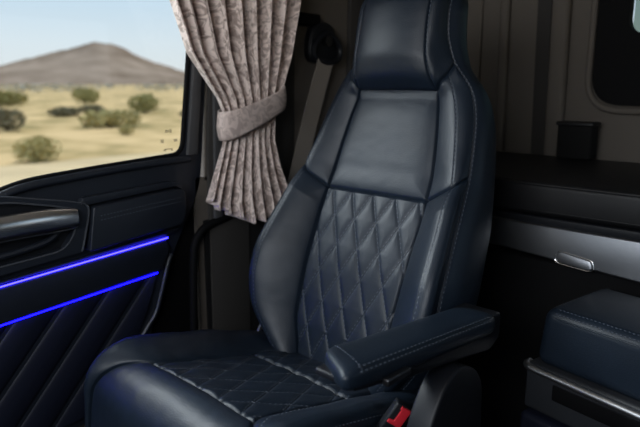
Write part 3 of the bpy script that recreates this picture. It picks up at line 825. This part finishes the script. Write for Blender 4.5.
pl = MB(); pl.box((-.01, .0, .0), (.62, .24, .31), .006); pl.box((.0, .01, .47), (.62, .24, .50), .0); local(pl).build('plinth', PLASTIC, ob)

# ================================================================ OUTSIDE
def ground_mat():
    m = mat('dry_grass', (.4, .32, .15), 1.0, spec=.1)
    n = m.node_tree.nodes; l = m.node_tree.links; p = n['Principled BSDF']; t = n.new('ShaderNodeTexCoord')
    a = n.new('ShaderNodeTexNoise'); a.inputs['Scale'].default_value = .11; a.inputs['Detail'].default_value = 8; l.new(t.outputs['Object'], a.inputs['Vector'])
    r = n.new('ShaderNodeValToRGB'); e = r.color_ramp.elements
    e[0].position = .40; e[0].color = (.24, .195, .085, 1); e[1].position = .57; e[1].color = (.60, .435, .235, 1)
    k = e.new(.48); k.color = (.46, .335, .165, 1)
    a2 = n.new('ShaderNodeTexNoise'); a2.inputs['Scale'].default_value = .45; a2.inputs['Detail'].default_value = 6; l.new(t.outputs['Object'], a2.inputs['Vector'])
    mx = n.new('ShaderNodeMath'); mx.operation = 'MULTIPLY_ADD'; mx.inputs[1].default_value = .5; l.new(a.outputs['Fac'], mx.inputs[0])
    m2 = n.new('ShaderNodeMath'); m2.operation = 'MULTIPLY'; m2.inputs[1].default_value = .5; l.new(a2.outputs['Fac'], m2.inputs[0]); l.new(m2.outputs[0], mx.inputs[2])
    l.new(mx.outputs[0], r.inputs[0]); l.new(r.outputs[0], p.inputs['Base Color']); return m
G = -1.3
o = link('grassland', [(-2600, -1500, G), (900, -1500, G), (900, 3000, G), (-2600, 3000, G)], [(0, 1, 2, 3)], ground_mat()); tag(o, 'dry yellow grassland stretching to the hill', 'ground', None, 'structure')
TRACKM = mat('pale_dust', (.55, .43, .27), 1.0, var=.12, vscale=.6, spec=.1)
pts = []
for i in range(60):
    y = -30+i*2; pts.append((y, -19.6+.5*mnoise.noise(Vector((y*.3, 0, 0)))))
Vv = [(x, y, G+.012) for y, x in pts]+[(-3.0, y, G+.012) for y, x in pts]
o = link('dirt_road', Vv, [(i, i+1, 61+i, 60+i) for i in range(59)], TRACKM); tag(o, 'pale dusty dirt track passing beside the truck', 'road', None, 'structure')

def hill_mat():
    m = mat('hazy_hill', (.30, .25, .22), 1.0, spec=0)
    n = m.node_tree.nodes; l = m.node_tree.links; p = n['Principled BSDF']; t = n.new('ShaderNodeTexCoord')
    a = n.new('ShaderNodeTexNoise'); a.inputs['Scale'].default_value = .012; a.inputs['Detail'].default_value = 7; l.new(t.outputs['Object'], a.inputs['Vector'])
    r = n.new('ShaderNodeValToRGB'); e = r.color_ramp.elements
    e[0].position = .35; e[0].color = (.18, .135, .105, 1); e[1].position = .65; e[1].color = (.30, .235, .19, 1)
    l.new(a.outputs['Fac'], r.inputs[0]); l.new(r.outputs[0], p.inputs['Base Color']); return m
def hill(cx, cy, hgt, prof, dirx, name, label):
    # ridge profile along dirx (unit vector across view), gaussian-ish depth
    n1, n2 = 90, 40; V = []; F = []
    ux, uy = dirx; nx, ny = -uy, ux
    for i in range(n1):
        a = -700+1400*i/(n1-1); h = np.interp(a, [p[0] for p in prof], [p[1] for p in prof])
        for j in range(n2):
            b = -400+800*j/(n2-1); f = max(0, 1-abs(b)/400)
            nz = mnoise.fractal(Vector((a*.006, b*.006, 3)), .8, 2, 5)
            z = h*f**1.1*(1+.10*nz)+4*nz*f
            V.append((a*ux+b*nx, a*uy+b*ny, z))
    for i in range(n1-1):
        for j in range(n2-1):
            k = i*n2+j; F.append((k, k+1, k+n2+1, k+n2))
    o = link(name, V, F, hill_mat()); o.location = (cx, cy, G-1); tag(o, label, 'hill', None, 'structure'); return o
AZ = math.radians(43)+math.atan(220/614)
cx, cy = -math.sin(AZ)*2000, math.cos(AZ)*2000
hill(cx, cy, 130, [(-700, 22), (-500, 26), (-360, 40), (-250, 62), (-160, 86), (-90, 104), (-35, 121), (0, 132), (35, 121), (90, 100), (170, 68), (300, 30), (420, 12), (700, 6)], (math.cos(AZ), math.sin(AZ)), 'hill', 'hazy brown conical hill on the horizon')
# haze above the plain is left to the sky; distant scrub belt
def leaf_ball(V, F, c, r, n, rnd, flat=.75):
    for _ in range(n):
        th = rnd.uniform(0, 2*PI); ph = math.acos(rnd.uniform(-.9, 1)); q = r*rnd.uniform(.65, 1.05)
        d = Vector((math.sin(ph)*math.cos(th), math.sin(ph)*math.sin(th), math.cos(ph)*flat)); p = Vector(c)+d*q
        s_ = r*rnd.uniform(.10, .2); a = Vector((rnd.uniform(-1, 1), rnd.uniform(-1, 1), rnd.uniform(-.3, 1))).normalized(); b = a.orthogonal().normalized()
        i = len(V); V += [p-b*s_*.5, p+a*s_*1.4, p+b*s_*.5, p-a*s_*.3]; F.append((i, i+1, i+2, i+3))
rnd = random.Random(3)
LEAF = [mat('olive_leaves', (.32, .29, .12), .8, spec=.2), mat('dark_leaves', (.17, .155, .10), .8, spec=.2), mat('yellow_green_leaves', (.42, .36, .16), .8, spec=.2)]
TWIG = mat('twig', (.12, .09, .06), .9)
def shrub(x, y, w, h, kind, label, n=900):
    w *= .88; h *= .88; r = root('shrub', (x, y, G), label, 'shrub', 'shrubs on the grassland')
    V, F = [], []
    for k in range(5):
        a = rnd.uniform(0, 2*PI); leaf_ball(V, F, (math.cos(a)*w*.22, math.sin(a)*w*.22, h*.42), w*.34, n//5, rnd, h/w*1.25)
    link('foliage', V, F, LEAF[kind], r, None, False)
    tb = MB()
    for k in range(5):
        a = 2*PI*k/5+.3; tb.tube([(x, y, G-.05), (x+math.cos(a)*w*.2, y+math.sin(a)*w*.2, G+h*.5)], [w*.02, w*.008], 6)
    tb.build('stems', TWIG, r)
SHR = [(-20.2, 8.0, 1.65, 1.05, 2, 'round yellow-green shrub at the dirt track edge, nearest to the window'),
       (-47, 28.2, 3.4, 2.1, 0, 'olive bush near the right edge of the window'),
       (-34.5, 12.3, 2.3, 1.6, 1, 'dark low bush at the far left edge of the window'),
       (-73, 26.5, 5.2, 2.2, 0, 'olive shrub further back above the dark bush at the left'),
       (-46.7, 21.0, 3.0, .9, 1, 'flat dark scrub patch in the middle of the grassland'),
       (-50.5, 25.2, 2.6, .8, 1, 'low dark scrub patch just right of the flat dark patch'),
       (-33, 17.5, 3.4, 1.25, 2, 'wide pale green shrub in the middle distance'),
       (-75, 36.5, 3.6, 2.0, 0, 'small olive bush right of the hill foot centre'),
       (-27.5, 15.4, .9, .6, 2, 'tiny tuft of shrub in front of the wide pale shrub'),
       (-92, 45, 4.5, 2.4, 0, 'olive shrub in the far middle of the plain'),
       (-39, 27.5, 2.2, .7, 1, 'low dark scrub beside the window pillar')]
for a in SHR: shrub(*a)
V, F = [], []
for k in range(150):
    x0 = rnd.uniform(-20, 215); d = rnd.uniform(180, 700); az = math.radians(43)-math.atan((x0-320)/614)
    leaf_ball(V, F, (-math.sin(az)*d, math.cos(az)*d, G+.4), rnd.uniform(2, 5.5), 22, rnd, .45)
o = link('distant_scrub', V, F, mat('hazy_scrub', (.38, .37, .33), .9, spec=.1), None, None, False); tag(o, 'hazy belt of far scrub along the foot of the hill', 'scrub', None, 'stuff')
